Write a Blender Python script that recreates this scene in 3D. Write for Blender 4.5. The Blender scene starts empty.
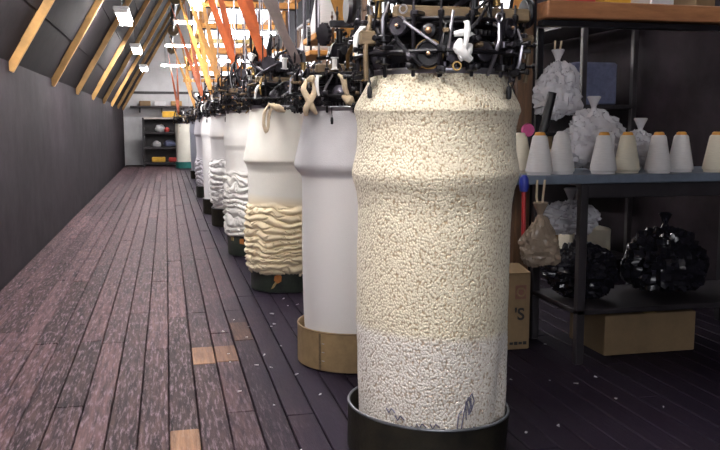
import bpy, math, random
from mathutils import Vector, Matrix, noise
random.seed(7)
PI = math.pi
sc = bpy.context.scene
COL = sc.collection

# ------------------------------------------------------------------ camera
EYE = 1.12
F_PX = 820.0
pitch = math.atan(100 / F_PX)
yaw = math.atan(194 * math.cos(pitch) / F_PX)
cam_d = bpy.data.cameras.new('camera')
cam_d.sensor_width = 36.0
cam_d.lens = F_PX / 720 * 36.0
cam_d.clip_start = 0.05
cam = bpy.data.objects.new('camera', cam_d)
cam.location = (0, 0, EYE)
cam.rotation_euler = (PI / 2 - pitch, 0, -yaw)
COL.objects.link(cam)
sc.camera = cam

# ------------------------------------------------------------------ world, lights, exposure
w = bpy.data.worlds.new('world'); sc.world = w
w.use_nodes = True
bg = w.node_tree.nodes['Background']
bg.inputs[0].default_value = (0.92, 0.93, 1.0, 1)
bg.inputs[1].default_value = 2.6

def area(name, loc, rot, sx, sy, power, col):
    l = bpy.data.lights.new(name, 'AREA'); l.shape = 'RECTANGLE'
    l.size = sx; l.size_y = sy; l.energy = power; l.color = col
    o = bpy.data.objects.new(name, l); o.location = loc; o.rotation_euler = rot
    COL.objects.link(o)
    return o
# added frontal fill at an unseen back window; daylight by the right wall windows
area('fill_back', (0.35, -2.85, 2.05), (-PI / 2, 0, PI), 2.6, 1.9, 40, (0.95, 0.96, 1.0))
for yy in (9.2, 13.0, 16.8):
    area('daylight_right', (3.3, yy, 2.85), (0, PI / 2, 0), 1.5, 2.8, 20, (0.93, 0.95, 1.0))
area('daylight_far', (1.9, 23.75, 3.6), (PI / 2, 0, PI), 1.9, 1.6, 60, (0.95, 0.96, 1.0))

vs = sc.view_settings
vs.view_transform = 'Standard'; vs.look = 'None'
vs.exposure = 0.45; vs.gamma = 1.0; vs.use_curve_mapping = False

# ------------------------------------------------------------------ materials
def mat(name, col, rough=0.6, metal=0.0, var=0.0, vscale=6.0, bump=0.0, bscale=40.0, spec=0.5, col2=None, stretch=None, rnd=0.0, emit=None):
    m = bpy.data.materials.new(name); m.use_nodes = True
    nt = m.node_tree; N = nt.nodes; L = nt.links
    b = N['Principled BSDF']
    b.inputs['Roughness'].default_value = rough
    b.inputs['Metallic'].default_value = metal
    b.inputs['Specular IOR Level'].default_value = spec
    c = (*col, 1)
    b.inputs['Base Color'].default_value = c
    if var or bump or col2:
        tc = N.new('ShaderNodeTexCoord')
        mp = N.new('ShaderNodeMapping'); L.new(tc.outputs['Object'], mp.inputs[0])
        if stretch: mp.inputs['Scale'].default_value = stretch
    if var or col2:
        n = N.new('ShaderNodeTexNoise'); n.inputs['Scale'].default_value = vscale
        n.inputs['Detail'].default_value = 6; n.inputs['Roughness'].default_value = 0.65
        L.new(mp.outputs[0], n.inputs['Vector'])
        r = N.new('ShaderNodeValToRGB')
        c2 = col2 if col2 else tuple(x * (1 - var) for x in col)
        r.color_ramp.elements[0].position = 0.36; r.color_ramp.elements[0].color = (*c2, 1)
        r.color_ramp.elements[1].position = 0.66; r.color_ramp.elements[1].color = c
        L.new(n.outputs['Fac'], r.inputs[0])
        src = r.outputs[0]
        if rnd:
            oi = N.new('ShaderNodeObjectInfo'); hs = N.new('ShaderNodeHueSaturation')
            mr = N.new('ShaderNodeMapRange'); mr.inputs['To Min'].default_value = 1 - rnd; mr.inputs['To Max'].default_value = 1 + rnd
            L.new(oi.outputs['Random'], mr.inputs[0]); L.new(mr.outputs[0], hs.inputs['Value']); L.new(src, hs.inputs['Color'])
            src = hs.outputs[0]
        L.new(src, b.inputs['Base Color'])
    if bump:
        n2 = N.new('ShaderNodeTexNoise'); n2.inputs['Scale'].default_value = bscale; n2.inputs['Detail'].default_value = 4
        L.new(mp.outputs[0], n2.inputs['Vector'])
        bp = N.new('ShaderNodeBump'); bp.inputs['Strength'].default_value = bump; bp.inputs['Distance'].default_value = 0.01
        L.new(n2.outputs['Fac'], bp.inputs['Height']); L.new(bp.outputs[0], b.inputs['Normal'])
    if emit:
        b.inputs['Emission Color'].default_value = (*emit[0], 1); b.inputs['Emission Strength'].default_value = emit[1]
    return m

M = {}
M['iron'] = mat('black_iron', (0.010, 0.009, 0.012), 0.36, 0.0, 0.4, 14, 0.1, 60, spec=.35)
M['iron_grey'] = mat('grey_iron', (0.085, 0.078, 0.095), 0.35, 0.7, 0.5, 20)
M['steel'] = mat('worn_steel', (0.50, 0.48, 0.53), 0.3, 0.85, 0.3, 25)
M['brass'] = mat('dull_brass', (0.42, 0.27, 0.10), 0.35, 0.8, 0.4, 25)
M['copper'] = mat('copper_cap', (0.60, 0.36, 0.22), 0.3, 0.8, 0.2, 25)
M['oldwood'] = mat('old_bar_wood', (0.17, 0.115, 0.06), 0.55, 0, 0.45, 12, 0.15, 50, stretch=(1, 6, 6))
M['porcelain'] = mat('porcelain', (0.85, 0.84, 0.82), 0.25, 0, 0.08, 20)
M['orangewood'] = mat('orange_timber', (0.66, 0.31, 0.07), 0.55, 0, 0.35, 5, 0.2, 30, col2=(0.42, 0.17, 0.035), stretch=(1, 5, 5), rnd=0.2)
M['yellowwood'] = mat('yellow_timber', (0.60, 0.45, 0.18), 0.6, 0, 0.35, 5, 0.2, 30, stretch=(1, 5, 5), rnd=0.15)
M['rafter'] = mat('golden_rafter', (0.46, 0.26, 0.09), 0.6, 0, 0.4, 5, 0.2, 30, rnd=0.25)
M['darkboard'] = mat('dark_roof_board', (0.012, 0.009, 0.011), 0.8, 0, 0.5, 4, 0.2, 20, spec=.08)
M['darkpost'] = mat('dark_brown_post', (0.15, 0.075, 0.035), 0.55, 0, 0.5, 6, 0.2, 40, stretch=(8, 8, 1))
M['belt'] = mat('red_leather_belt', (0.60, 0.13, 0.03), 0.5, 0, 0.35, 9, 0.1, 60, rnd=0.2)
M['belt_grey'] = mat('grey_canvas_belt', (0.30, 0.24, 0.22), 0.7, 0, 0.3, 9)
M['belt_tan'] = mat('tan_leather_belt', (0.62, 0.30, 0.07), 0.5, 0, 0.3, 9, rnd=0.2)
M['wallwhite'] = mat('off_white_plaster', (0.66, 0.66, 0.68), 0.8, 0, 0.15, 3, 0.1, 20)
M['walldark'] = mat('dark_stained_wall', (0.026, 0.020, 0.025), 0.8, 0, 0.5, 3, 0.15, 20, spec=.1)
M['ceil'] = mat('pale_ceiling_boards', (0.55, 0.50, 0.46), 0.8, 0, 0.25, 3, 0.1, 20)
M['cone'] = mat('white_yarn', (0.86, 0.83, 0.82), 0.85, 0, 0.08, 30, 0.5, 160, stretch=(1, 1, 6))
M['cone_cream'] = mat('cream_yarn', (0.80, 0.74, 0.60), 0.85, 0, 0.08, 30, 0.5, 160, stretch=(1, 1, 6))
M['tip'] = mat('orange_cone_tip', (0.72, 0.33, 0.05), 0.6, 0, 0.1, 20)
M['card'] = mat('brown_cardboard', (0.27, 0.18, 0.095), 0.75, 0, 0.25, 7, 0.1, 30)
M['card_dark'] = mat('aged_cardboard', (0.36, 0.245, 0.125), 0.75, 0, 0.35, 9, 0.1, 40)
M['ink'] = mat('black_ink', (0.02, 0.018, 0.02), 0.7, 0, 0.2, 20)
M['inkred'] = mat('faded_red_print', (0.22, 0.10, 0.07), 0.7, 0, 0.2, 20)
M['tubblack'] = mat('black_fibre_tub', (0.010, 0.009, 0.009), 0.5, 0, 0.55, 12, 0.15, 50, spec=.15, col2=(0.026, 0.023, 0.016))
M['tubgreen'] = mat('dark_green_tub', (0.030, 0.040, 0.030), 0.4, 0, 0.5, 9, 0.1, 40, col2=(0.012, 0.016, 0.014))
M['tubteal'] = mat('teal_tub', (0.02, 0.17, 0.15), 0.5, 0, 0.3, 9)
M['rimsteel'] = mat('rim_metal', (0.20, 0.21, 0.23), 0.35, 0.6, 0.3, 25)
M['patch'] = mat('orange_patch', (0.55, 0.20, 0.05), 0.7, 0, 0.2, 40)
M['patch_tan'] = mat('tan_patch', (0.45, 0.32, 0.14), 0.7, 0, 0.2, 40)
M['rag'] = mat('beige_rag', (0.72, 0.58, 0.40), 0.9, 0, 0.2, 20, 0.4, 90)
M['marker'] = mat('grey_blue_marker', (0.17, 0.16, 0.22), 0.8, 0, 0.3, 40)
M['redpole'] = mat('red_paint', (0.42, 0.015, 0.02), 0.35, 0, 0.2, 20)
M['blue'] = mat('blue_plastic', (0.03, 0.05, 0.40), 0.4, 0, 0.2, 20)
M['pink'] = mat('pink_yarn', (0.62, 0.10, 0.28), 0.8, 0, 0.2, 30)
M['blackbag'] = mat('black_bin_bag', (0.016, 0.015, 0.022), 0.22, 0, 0.3, 10)
M['tablemetal'] = mat('blue_grey_table', (0.20, 0.24, 0.31), 0.45, 0.1, 0.25, 12)
M['shelfwood'] = mat('brown_shelf_board', (0.40, 0.17, 0.07), 0.6, 0, 0.35, 5, 0.15, 30, stretch=(1, 6, 6))
M['lampwhite'] = mat('lamp_enamel', (0.8, 0.8, 0.8), 0.4, 0, 0.05, 10)
M['tube'] = mat('fluorescent_tube', (1, 1, 1), 0.4, emit=((1.0, 0.96, 0.95), 120.0))
M['red'] = mat('red_goods', (0.55, 0.05, 0.04), 0.6, 0, 0.2, 10)
M['yellow'] = mat('yellow_goods', (0.80, 0.46, 0.05), 0.6, 0, 0.2, 10)
M['whitegoods'] = mat('white_goods', (0.75, 0.75, 0.78), 0.6, 0, 0.1, 10)
M['rackblack'] = mat('black_rack', (0.03, 0.025, 0.03), 0.5, 0, 0.3, 10)
M['lint'] = mat('white_lint', (0.75, 0.73, 0.74), 0.95, 0, 0.1, 60)
M['glove'] = mat('blue_grey_cloth', (0.16, 0.18, 0.30), 0.9, 0, 0.3, 20)

def plastic(name, col, alpha):
    m = mat(name, col, 0.2, 0, 0.15, 14, 0.6, 18)
    m.node_tree.nodes['Principled BSDF'].inputs['Alpha'].default_value = alpha
    return m
M['clearbag'] = plastic('clear_plastic', (0.80, 0.78, 0.82), 0.75)
M['beigebag'] = plastic('clouded_plastic', (0.36, 0.28, 0.21), 0.86)

def glass():
    m = bpy.data.materials.new('window_glass'); m.use_nodes = True
    nt = m.node_tree; N = nt.nodes; L = nt.links; N.clear()
    o = N.new('ShaderNodeOutputMaterial'); mx = N.new('ShaderNodeMixShader')
    t = N.new('ShaderNodeBsdfTransparent'); g = N.new('ShaderNodeBsdfGlossy')
    g.inputs['Roughness'].default_value = 0.05; mx.inputs[0].default_value = 0.06
    L.new(t.outputs[0], mx.inputs[1]); L.new(g.outputs[0], mx.inputs[2]); L.new(mx.outputs[0], o.inputs[0])
    return m
M['glass'] = glass()

def floor_mat(name, light, dark, worn):
    """weathered boards: per-board tone, grain along the board, worn pale rubbing, oil and shade put into the colour beside the machines"""
    m = bpy.data.materials.new(name); m.use_nodes = True
    nt = m.node_tree; N = nt.nodes; L = nt.links; b = N['Principled BSDF']
    geo = N.new('ShaderNodeNewGeometry'); oi = N.new('ShaderNodeObjectInfo')
    add = N.new('ShaderNodeMath'); add.operation = 'ADD'; fr = N.new('ShaderNodeMath'); fr.operation = 'FRACT'
    L.new(geo.outputs['Random Per Island'], add.inputs[0]); L.new(oi.outputs['Random'], add.inputs[1]); L.new(add.outputs[0], fr.inputs[0])
    mp = N.new('ShaderNodeMapping'); mp.inputs['Scale'].default_value = (14, 1.1, 1); L.new(geo.outputs['Position'], mp.inputs[0])
    n = N.new('ShaderNodeTexNoise'); n.inputs['Scale'].default_value = 2.6; n.inputs['Detail'].default_value = 8; n.inputs['Roughness'].default_value = 0.7
    L.new(mp.outputs[0], n.inputs['Vector'])
    mp2 = N.new('ShaderNodeMapping'); mp2.inputs['Scale'].default_value = (75, 9, 1); L.new(geo.outputs['Position'], mp2.inputs[0])
    n2 = N.new('ShaderNodeTexNoise'); n2.inputs['Scale'].default_value = 1.0; n2.inputs['Detail'].default_value = 6; n2.inputs['Roughness'].default_value = 0.7
    L.new(mp2.outputs[0], n2.inputs['Vector'])
    r = N.new('ShaderNodeValToRGB'); e = r.color_ramp.elements
    e[0].position = 0.38; e[0].color = (*dark, 1); e[1].position = 0.64; e[1].color = (*light, 1)
    L.new(n.outputs['Fac'], r.inputs[0])
    # per board value
    mr = N.new('ShaderNodeMapRange'); mr.inputs['To Min'].default_value = 0.45; mr.inputs['To Max'].default_value = 1.5
    L.new(fr.outputs[0], mr.inputs[0])
    hs = N.new('ShaderNodeHueSaturation'); L.new(r.outputs[0], hs.inputs['Color']); L.new(mr.outputs[0], hs.inputs['Value'])
    # speckled wear
    r2 = N.new('ShaderNodeValToRGB'); e2 = r2.color_ramp.elements
    e2[0].position = 0.50; e2[0].color = (0, 0, 0, 1); e2[1].position = 0.68; e2[1].color = (0.85, 0.85, 0.85, 1)
    L.new(n2.outputs['Fac'], r2.inputs[0])
    mx = N.new('ShaderNodeMixRGB'); L.new(r2.outputs[0], mx.inputs[0]); L.new(hs.outputs[0], mx.inputs[1]); mx.inputs[2].default_value = (*worn, 1)
    # oil stain plus painted shade under and beside the machines (world x beyond the walkway)
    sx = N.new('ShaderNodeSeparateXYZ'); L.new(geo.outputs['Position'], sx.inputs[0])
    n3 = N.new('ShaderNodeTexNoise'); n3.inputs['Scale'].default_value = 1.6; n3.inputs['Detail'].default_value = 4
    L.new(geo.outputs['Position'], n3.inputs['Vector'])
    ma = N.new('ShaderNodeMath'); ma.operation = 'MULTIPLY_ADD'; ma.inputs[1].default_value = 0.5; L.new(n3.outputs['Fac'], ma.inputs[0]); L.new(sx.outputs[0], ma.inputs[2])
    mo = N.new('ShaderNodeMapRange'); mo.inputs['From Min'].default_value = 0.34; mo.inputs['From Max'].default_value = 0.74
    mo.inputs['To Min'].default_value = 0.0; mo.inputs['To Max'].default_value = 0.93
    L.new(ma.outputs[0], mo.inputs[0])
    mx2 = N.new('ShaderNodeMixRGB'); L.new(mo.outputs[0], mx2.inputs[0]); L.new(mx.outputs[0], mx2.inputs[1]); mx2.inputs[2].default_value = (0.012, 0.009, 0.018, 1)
    L.new(mx2.outputs[0], b.inputs['Base Color'])
    rr = N.new('ShaderNodeMapRange'); b.inputs['Specular IOR Level'].default_value = 0.07; rr.inputs['To Min'].default_value = 0.42; rr.inputs['To Max'].default_value = 0.75
    L.new(n2.outputs['Fac'], rr.inputs[0]); L.new(rr.outputs[0], b.inputs['Roughness'])
    bp = N.new('ShaderNodeBump'); bp.inputs['Strength'].default_value = 0.5; bp.inputs['Distance'].default_value = 0.004
    L.new(n2.outputs['Fac'], bp.inputs['Height']); L.new(bp.outputs[0], b.inputs['Normal'])
    return m
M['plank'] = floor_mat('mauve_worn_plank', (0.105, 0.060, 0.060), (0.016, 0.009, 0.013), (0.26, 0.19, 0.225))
M['plank_tan'] = floor_mat('new_tan_plank', (0.27, 0.15, 0.09), (0.14, 0.08, 0.05), (0.30, 0.20, 0.15))

def cloth(name, col, ribs=0, pebble=0, band=None, stains=0.06, trans=0.0):
    """knitted cloth: fine knit relief; band = (z, softness, tilt, colour below) for a second yarn"""
    m = bpy.data.materials.new(name); m.use_nodes = True
    nt = m.node_tree; N = nt.nodes; L = nt.links; b = N['Principled BSDF']
    b.inputs['Roughness'].default_value = 0.95; b.inputs['Specular IOR Level'].default_value = 0.15
    b.inputs['Sheen Weight'].default_value = 0.25; b.inputs['Sheen Roughness'].default_value = 0.5
    tc = N.new('ShaderNodeTexCoord')
    n = N.new('ShaderNodeTexNoise'); n.inputs['Scale'].default_value = 5; n.inputs['Detail'].default_value = 5
    L.new(tc.outputs['Object'], n.inputs['Vector'])
    r = N.new('ShaderNodeValToRGB'); e = r.color_ramp.elements
    e[0].position = 0.35; e[0].color = (*[c * (1 - stains) for c in col], 1); e[1].position = 0.62; e[1].color = (*col, 1)
    L.new(n.outputs['Fac'], r.inputs[0]); src = r.outputs[0]
    if band:
        sx = N.new('ShaderNodeSeparateXYZ'); L.new(tc.outputs['Object'], sx.inputs[0])
        ma = N.new('ShaderNodeMath'); ma.operation = 'MULTIPLY_ADD'; ma.inputs[1].default_value = band[2]
        L.new(sx.outputs[0], ma.inputs[0]); L.new(sx.outputs[2], ma.inputs[2])
        mr = N.new('ShaderNodeMapRange'); mr.inputs['From Min'].default_value = band[0] - band[1]; mr.inputs['From Max'].default_value = band[0] + band[1]
        L.new(ma.outputs[0], mr.inputs[0])
        mx = N.new('ShaderNodeMixRGB'); L.new(mr.outputs[0], mx.inputs[0]); mx.inputs[1].default_value = (*band[3], 1); L.new(src, mx.inputs[2]); src = mx.outputs[0]
    if pebble:
        v = N.new('ShaderNodeTexVoronoi'); v.inputs['Scale'].default_value = pebble; v.feature = 'F1'
        mp = N.new('ShaderNodeMapping'); mp.inputs['Scale'].default_value = (1, 1, 0.75); L.new(tc.outputs['Object'], mp.inputs[0])
        L.new(mp.outputs[0], v.inputs['Vector'])
        rr = N.new('ShaderNodeValToRGB'); q = rr.color_ramp.elements
        q[0].position = 0.50; q[0].color = (1, 1, 1, 1); q[1].position = 0.80; q[1].color = (0.56, 0.47, 0.38, 1)
        L.new(v.outputs['Distance'], rr.inputs[0])
        mu = N.new('ShaderNodeMixRGB'); mu.blend_type = 'MULTIPLY'; mu.inputs[0].default_value = 1; L.new(src, mu.inputs[1]); L.new(rr.outputs[0], mu.inputs[2]); src = mu.outputs[0]
        bp = N.new('ShaderNodeBump'); bp.invert = True; bp.inputs['Strength'].default_value = 0.7; bp.inputs['Distance'].default_value = 0.006
        L.new(v.outputs['Distance'], bp.inputs['Height']); L.new(bp.outputs[0], b.inputs['Normal'])
    else:
        n2 = N.new('ShaderNodeTexNoise'); n2.inputs['Scale'].default_value = 220; n2.inputs['Detail'].default_value = 2
        L.new(tc.outputs['Object'], n2.inputs['Vector'])
        bp = N.new('ShaderNodeBump'); bp.inputs['Strength'].default_value = 0.25; bp.inputs['Distance'].default_value = 0.004
        L.new(n2.outputs['Fac'], bp.inputs['Height']); L.new(bp.outputs[0], b.inputs['Normal'])
    L.new(src, b.inputs['Base Color'])
    return m

# ------------------------------------------------------------------ mesh helpers
class MB:
    def __init__(s): s.v = []; s.f = []
    def add(s, v, f):
        o = len(s.v); s.v += [tuple(p) for p in v]; s.f += [tuple(o + i for i in q) for q in f]; return s
    def box(s, c, d, rot=None, taper=1.0):
        x, y, z = d[0] / 2, d[1] / 2, d[2] / 2
        P = [Vector((a * x * (taper if k > 0 else 1), b_ * y * (taper if k > 0 else 1), k * z)) for k in (-1, 1) for a, b_ in ((-1, -1), (1, -1), (1, 1), (-1, 1))]
        if rot is not None: P = [rot @ p for p in P]
        P = [p + Vector(c) for p in P]
        return s.add(P, [(3, 2, 1, 0), (4, 5, 6, 7), (0, 1, 5, 4), (1, 2, 6, 5), (2, 3, 7, 6), (3, 0, 4, 7)])
    def bbox(s, c, d, bev=0.004, rot=None):
        """box with chamfered edges"""
        x, y, z = d[0] / 2, d[1] / 2, d[2] / 2; bv = min(bev, x * .8, y * .8, z * .8)
        rings = [(x - bv, y - bv, -z), (x, y, -z + bv), (x, y, z - bv), (x - bv, y - bv, z)]
        P = []
        for (a, b_, k) in rings:
            for q in ((-a, -b_ + bv), (-a + bv, -b_), (a - bv, -b_), (a, -b_ + bv), (a, b_ - bv), (a - bv, b_), (-a + bv, b_), (-a, b_ - bv)):
                P.append(Vector((q[0], q[1], k)))
        if rot is not None: P = [rot @ p for p in P]
        P = [p + Vector(c) for p in P]
        Fs = [tuple(range(7, -1, -1)), tuple(range(24, 32))]
        for i in range(3):
            for j in range(8):
                k = (j + 1) % 8; Fs.append((i * 8 + j, i * 8 + k, (i + 1) * 8 + k, (i + 1) * 8 + j))
        return s.add(P, Fs)
    def lathe(s, prof, seg=32, mtx=None, cap=True):
        P = []; Fs = []; n = len(prof)
        for i in range(seg):
            a = 2 * PI * i / seg
            for r, z in prof: P.append(Vector((r * math.cos(a), r * math.sin(a), z)))
        for i in range(seg):
            k = (i + 1) % seg
            for j in range(n - 1): Fs.append((i * n + j, k * n + j, k * n + j + 1, i * n + j + 1))
        if cap:
            if prof[0][0] > 1e-5: Fs.append(tuple(i * n for i in range(seg - 1, -1, -1)))
            if prof[-1][0] > 1e-5: Fs.append(tuple(i * n + n - 1 for i in range(seg)))
        if mtx is not None: P = [mtx @ p for p in P]
        return s.add(P, Fs)
    def torus(s, R, r, seg=40, sub=8, mtx=None):
        P = []; Fs = []
        for i in range(seg):
            a = 2 * PI * i / seg
            for j in range(sub):
                t = 2 * PI * j / sub; q = R + r * math.cos(t)
                P.append(Vector((q * math.cos(a), q * math.sin(a), r * math.sin(t))))
        for i in range(seg):
            for j in range(sub):
                i2, j2 = (i + 1) % seg, (j + 1) % sub
                Fs.append((i * sub + j, i2 * sub + j, i2 * sub + j2, i * sub + j2))
        if mtx is not None: P = [mtx @ p for p in P]
        return s.add(P, Fs)
    def tube(s, pts, r, sub=8):
        pts = [Vector(p) for p in pts]; n = len(pts); P = []; Fs = []
        rs = r if isinstance(r, (list, tuple)) else [r] * n
        up = Vector((0, 0, 1)); prev = None
        for i, p in enumerate(pts):
            t = (pts[min(i + 1, n - 1)] - pts[max(i - 1, 0)]).normalized()
            if prev is None:
                u = t.cross(up)
                if u.length < 1e-3: u = t.cross(Vector((1, 0, 0)))
            else: u = prev - t * prev.dot(t)
            u.normalize(); prev = u; v = t.cross(u)
            for j in range(sub):
                a = 2 * PI * j / sub; P.append(p + (u * math.cos(a) + v * math.sin(a)) * rs[i])
        for i in range(n - 1):
            for j in range(sub):
                k = (j + 1) % sub; Fs.append((i * sub + j, i * sub + k, (i + 1) * sub + k, (i + 1) * sub + j))
        Fs.append(tuple(range(sub - 1, -1, -1))); Fs.append(tuple((n - 1) * sub + j for j in range(sub)))
        return s.add(P, Fs)
    def gear(s, R, h, teeth, mtx=None, hole=None):
        P = []; n = teeth * 4
        for k in (-h / 2, h / 2):
            for i in range(n):
                a = 2 * PI * i / n; q = R if i % 4 in (0, 1) else R * 0.9 if R < .1 else R - .014
                P.append(Vector((q * math.cos(a), q * math.sin(a), k)))
        Fs = [tuple(range(n - 1, -1, -1)), tuple(range(n, 2 * n))] + [(i, (i + 1) % n, n + (i + 1) % n, n + i) for i in range(n)]
        if mtx is not None: P = [mtx @ p for p in P]
        return s.add(P, Fs)
    def mesh(s, name, m, smooth=True):
        me = bpy.data.meshes.new(name); me.from_pydata(s.v, [], s.f); me.update()
        if m is not None: me.materials.append(M[m] if isinstance(m, str) else m)
        if smooth:
            for p in me.polygons: p.use_smooth = True
            me.set_sharp_from_angle(angle=math.radians(38))
        return me

def link(name, me, parent=None, loc=(0, 0, 0), rot=None):
    o = bpy.data.objects.new(name, me); COL.objects.link(o)
    if parent is not None: o.parent = parent
    o.location = loc
    if rot is not None: o.rotation_euler = rot
    return o
def build(mb, name, m, parent=None, loc=(0, 0, 0), rot=None, smooth=True):
    return link(name, mb.mesh(name, m, smooth), parent, loc, rot)
def tag(o, label, cat, group=None):
    o['label'] = label; o['category'] = cat
    if group: o['group'] = group
    return o
def thing(name, label, cat, loc=(0, 0, 0), rz=0, group=None):
    o = link(name, None, None, loc, (0, 0, rz)); o.empty_display_size = 0.1
    return tag(o, label, cat, group)
def struct(o): o['kind'] = 'structure'; return o
RX = lambda a: Matrix.Rotation(a, 4, 'X')
RY = lambda a: Matrix.Rotation(a, 4, 'Y')
RZ = lambda a: Matrix.Rotation(a, 4, 'Z')
T = lambda x, y, z: Matrix.Translation((x, y, z))

# ------------------------------------------------------------------ the room
XL, XR, YB, YF = -1.15, 3.4, -3.0, 24.0
floor = struct(build(MB().box(((XL + XR) / 2, (YB + YF) / 2, -0.06), (XR - XL, YF - YB, 0.08)), 'floor', 'darkboard', smooth=False))
PW = 0.111
rf = random.Random(3)
far = MB(); near_mb = MB(); n_part = 0
x = XL + 0.02
cols = []
while x < XR - PW:
    cols.append(x); x += PW
def plank_mesh(L, wd):
    return MB().bbox((0, 0, -0.011), (wd, L, 0.022), 0.0035)
for ci, x in enumerate(cols):
    xc = x + PW / 2
    y = YB + rf.uniform(0, .5)
    while y < YF - 0.01:
        L = rf.choice((1.2, 1.8, 2.4, 2.4, 3.0)) * rf.uniform(.85, 1.1)
        y2 = min(y + L, YF - .005); yc = (y + y2) / 2
        dz = rf.uniform(-.002, .001)
        vis = y2 > 2.3 and y < 9.2 and (xc < y2 * 0.80 + .1) and (xc > -0.24 * y2 - .1)
        wd = PW - rf.uniform(.003, .006)
        if vis and n_part < 290:
            n_part += 1
            tan = False
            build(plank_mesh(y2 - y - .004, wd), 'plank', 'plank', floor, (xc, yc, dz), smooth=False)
        else:
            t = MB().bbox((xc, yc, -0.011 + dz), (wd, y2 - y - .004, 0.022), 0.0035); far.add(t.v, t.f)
        y = y2
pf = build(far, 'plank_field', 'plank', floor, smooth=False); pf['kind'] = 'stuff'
# short tan boards let in as repairs, a little proud of the old ones
for (px, py, L, wdt) in ((0.148, 3.98, .30, .105), (0.259, 3.99, .28, .105), (0.036, 2.78, .42, .105), (0.37, 4.42, .40, .10)):
    ci = min(range(len(cols)), key=lambda i: abs(cols[i] + PW / 2 - px))
    build(plank_mesh(L, wdt), 'plank', 'plank_tan', floor, (cols[ci] + PW / 2, py, 0.0022), smooth=False)

def slab(name, c, d, m): return struct(build(MB().box(c, d), name, m, smooth=False))
# left: low knee wall under a steep roof slope carried on rafters
EZ = 1.50
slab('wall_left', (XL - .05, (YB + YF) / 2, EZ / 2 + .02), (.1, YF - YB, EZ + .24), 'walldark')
SL = 1.72; RT = 1.0; RZt = EZ + SL * (RT - XL)
ceiling = struct(link('ceiling', None))
ang = math.atan(SL); Ls = math.hypot(RT - XL, RZt - EZ)
Ry = Matrix.Rotation(-ang, 3, 'Y')
nrm = Ry @ Vector((0, 0, 1)); along = Ry @ Vector((1, 0, 0))
mid = Vector(((XL + RT) / 2, 0, (EZ + RZt) / 2))
nb = 16
for i in range(nb):                       # roof boards, lapped
    c = Vector((XL, (YB + YF) / 2, EZ)) + along * (Ls * (i + .5) / nb) + nrm * (.06 + .008 * (i % 2))
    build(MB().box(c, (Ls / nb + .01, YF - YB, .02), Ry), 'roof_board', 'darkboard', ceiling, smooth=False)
y = 2.0
while y < YF:
    c = mid + Vector((0, y, 0)) + nrm * .02 
    build(MB().bbox((0, 0, 0), (Ls - .05, .045, .07), .006, Ry), 'rafter', 'rafter', ceiling, c, smooth=False)
    y += 2.4
build(MB().box(((RT + XR) / 2, (YB + YF) / 2, RZt + .03), (XR - RT + .2, YF - YB, .06)), 'flat_ceiling', 'ceil', ceiling, smooth=False)

def window(n, cx, cy, cz, wdt, hgt, axis, nx, nz):
    """framed multi-pane window; axis 'x' = the wall runs along x"""
    wo = struct(link('window_%d' % n, None, None, (cx, cy, cz), (0, 0, 0 if axis == 'x' else PI / 2)))
    fw = .07
    for (a, b_, c, d) in ((0, hgt / 2 - fw / 2, wdt, fw), (0, -hgt / 2 + fw / 2, wdt, fw), (-wdt / 2 + fw / 2, 0, fw, hgt - 2 * fw), (wdt / 2 - fw / 2, 0, fw, hgt - 2 * fw)):
        build(MB().bbox((a, 0, b_), (c, .11, d), .006), 'window_frame', 'darkpost', wo, smooth=False)
    for i in range(1, nx): build(MB().bbox((-wdt / 2 + wdt * i / nx, 0, 0), (.035, .05, hgt - 2 * fw), .004), 'mullion', 'darkpost', wo, smooth=False)
    for i in range(1, nz): build(MB().bbox((0, 0, -hgt / 2 + hgt * i / nz), (wdt - 2 * fw, .045, .03), .004), 'mullion', 'darkpost', wo, smooth=False)
    for i in range(nx):
        for k in range(nz):
            build(MB().box((-wdt / 2 + wdt * (i + .5) / nx, 0.0, -hgt / 2 + hgt * (k + .5) / nz), (wdt / nx - .02, .006, hgt / nz - .02)), 'pane', 'glass', wo, smooth=False)

def wall_with_holes(name, axis, pos, a0, a1, z1, holes, m, th=.12, sgn=1):
    """wall along x (axis 'x') or y; holes = (a_min, a_max, z_min, z_max), same z for all"""
    mb = MB()
    def seg(a, b_, z0, zz):
        if b_ - a < .005 or zz - z0 < .005: return
        if axis == 'x': mb.box(((a + b_) / 2, pos + sgn * th / 2, (z0 + zz) / 2), (b_ - a, th, zz - z0))
        else: mb.box((pos + sgn * th / 2, (a + b_) / 2, (z0 + zz) / 2), (th, b_ - a, zz - z0))
    cur = a0
    for (h0, h1, z0, zz) in sorted(holes):
        seg(cur, h0, -.1, z1); seg(h0, h1, -.1, z0); seg(h0, h1, zz, z1); cur = h1
    seg(cur, a1, -.1, z1)
    return struct(build(mb, name, m, smooth=False))
ZT = RZt + .06
wall_with_holes('wall_far', 'x', YF, XL - .1, XR + .12, ZT, [(.75, 3.05, 2.45, 4.65)], 'wallwhite')
window(1, 1.9, YF + .05, 3.55, 2.3, 2.2, 'x', 6, 3)
wins = [(yy - 1.4, yy + 1.4, 2.05, 3.65) for yy in (5.4, 9.2, 13.0, 16.8, 20.6)]
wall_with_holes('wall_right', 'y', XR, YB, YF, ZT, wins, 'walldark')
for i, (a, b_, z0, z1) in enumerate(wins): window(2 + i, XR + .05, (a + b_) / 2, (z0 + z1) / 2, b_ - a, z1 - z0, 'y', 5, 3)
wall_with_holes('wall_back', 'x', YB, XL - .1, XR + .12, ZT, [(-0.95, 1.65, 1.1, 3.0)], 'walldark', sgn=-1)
window(7, .35, YB - .05, 2.05, 2.6, 1.9, 'x', 4, 3)  # unseen back window added to hold the frontal fill

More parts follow.
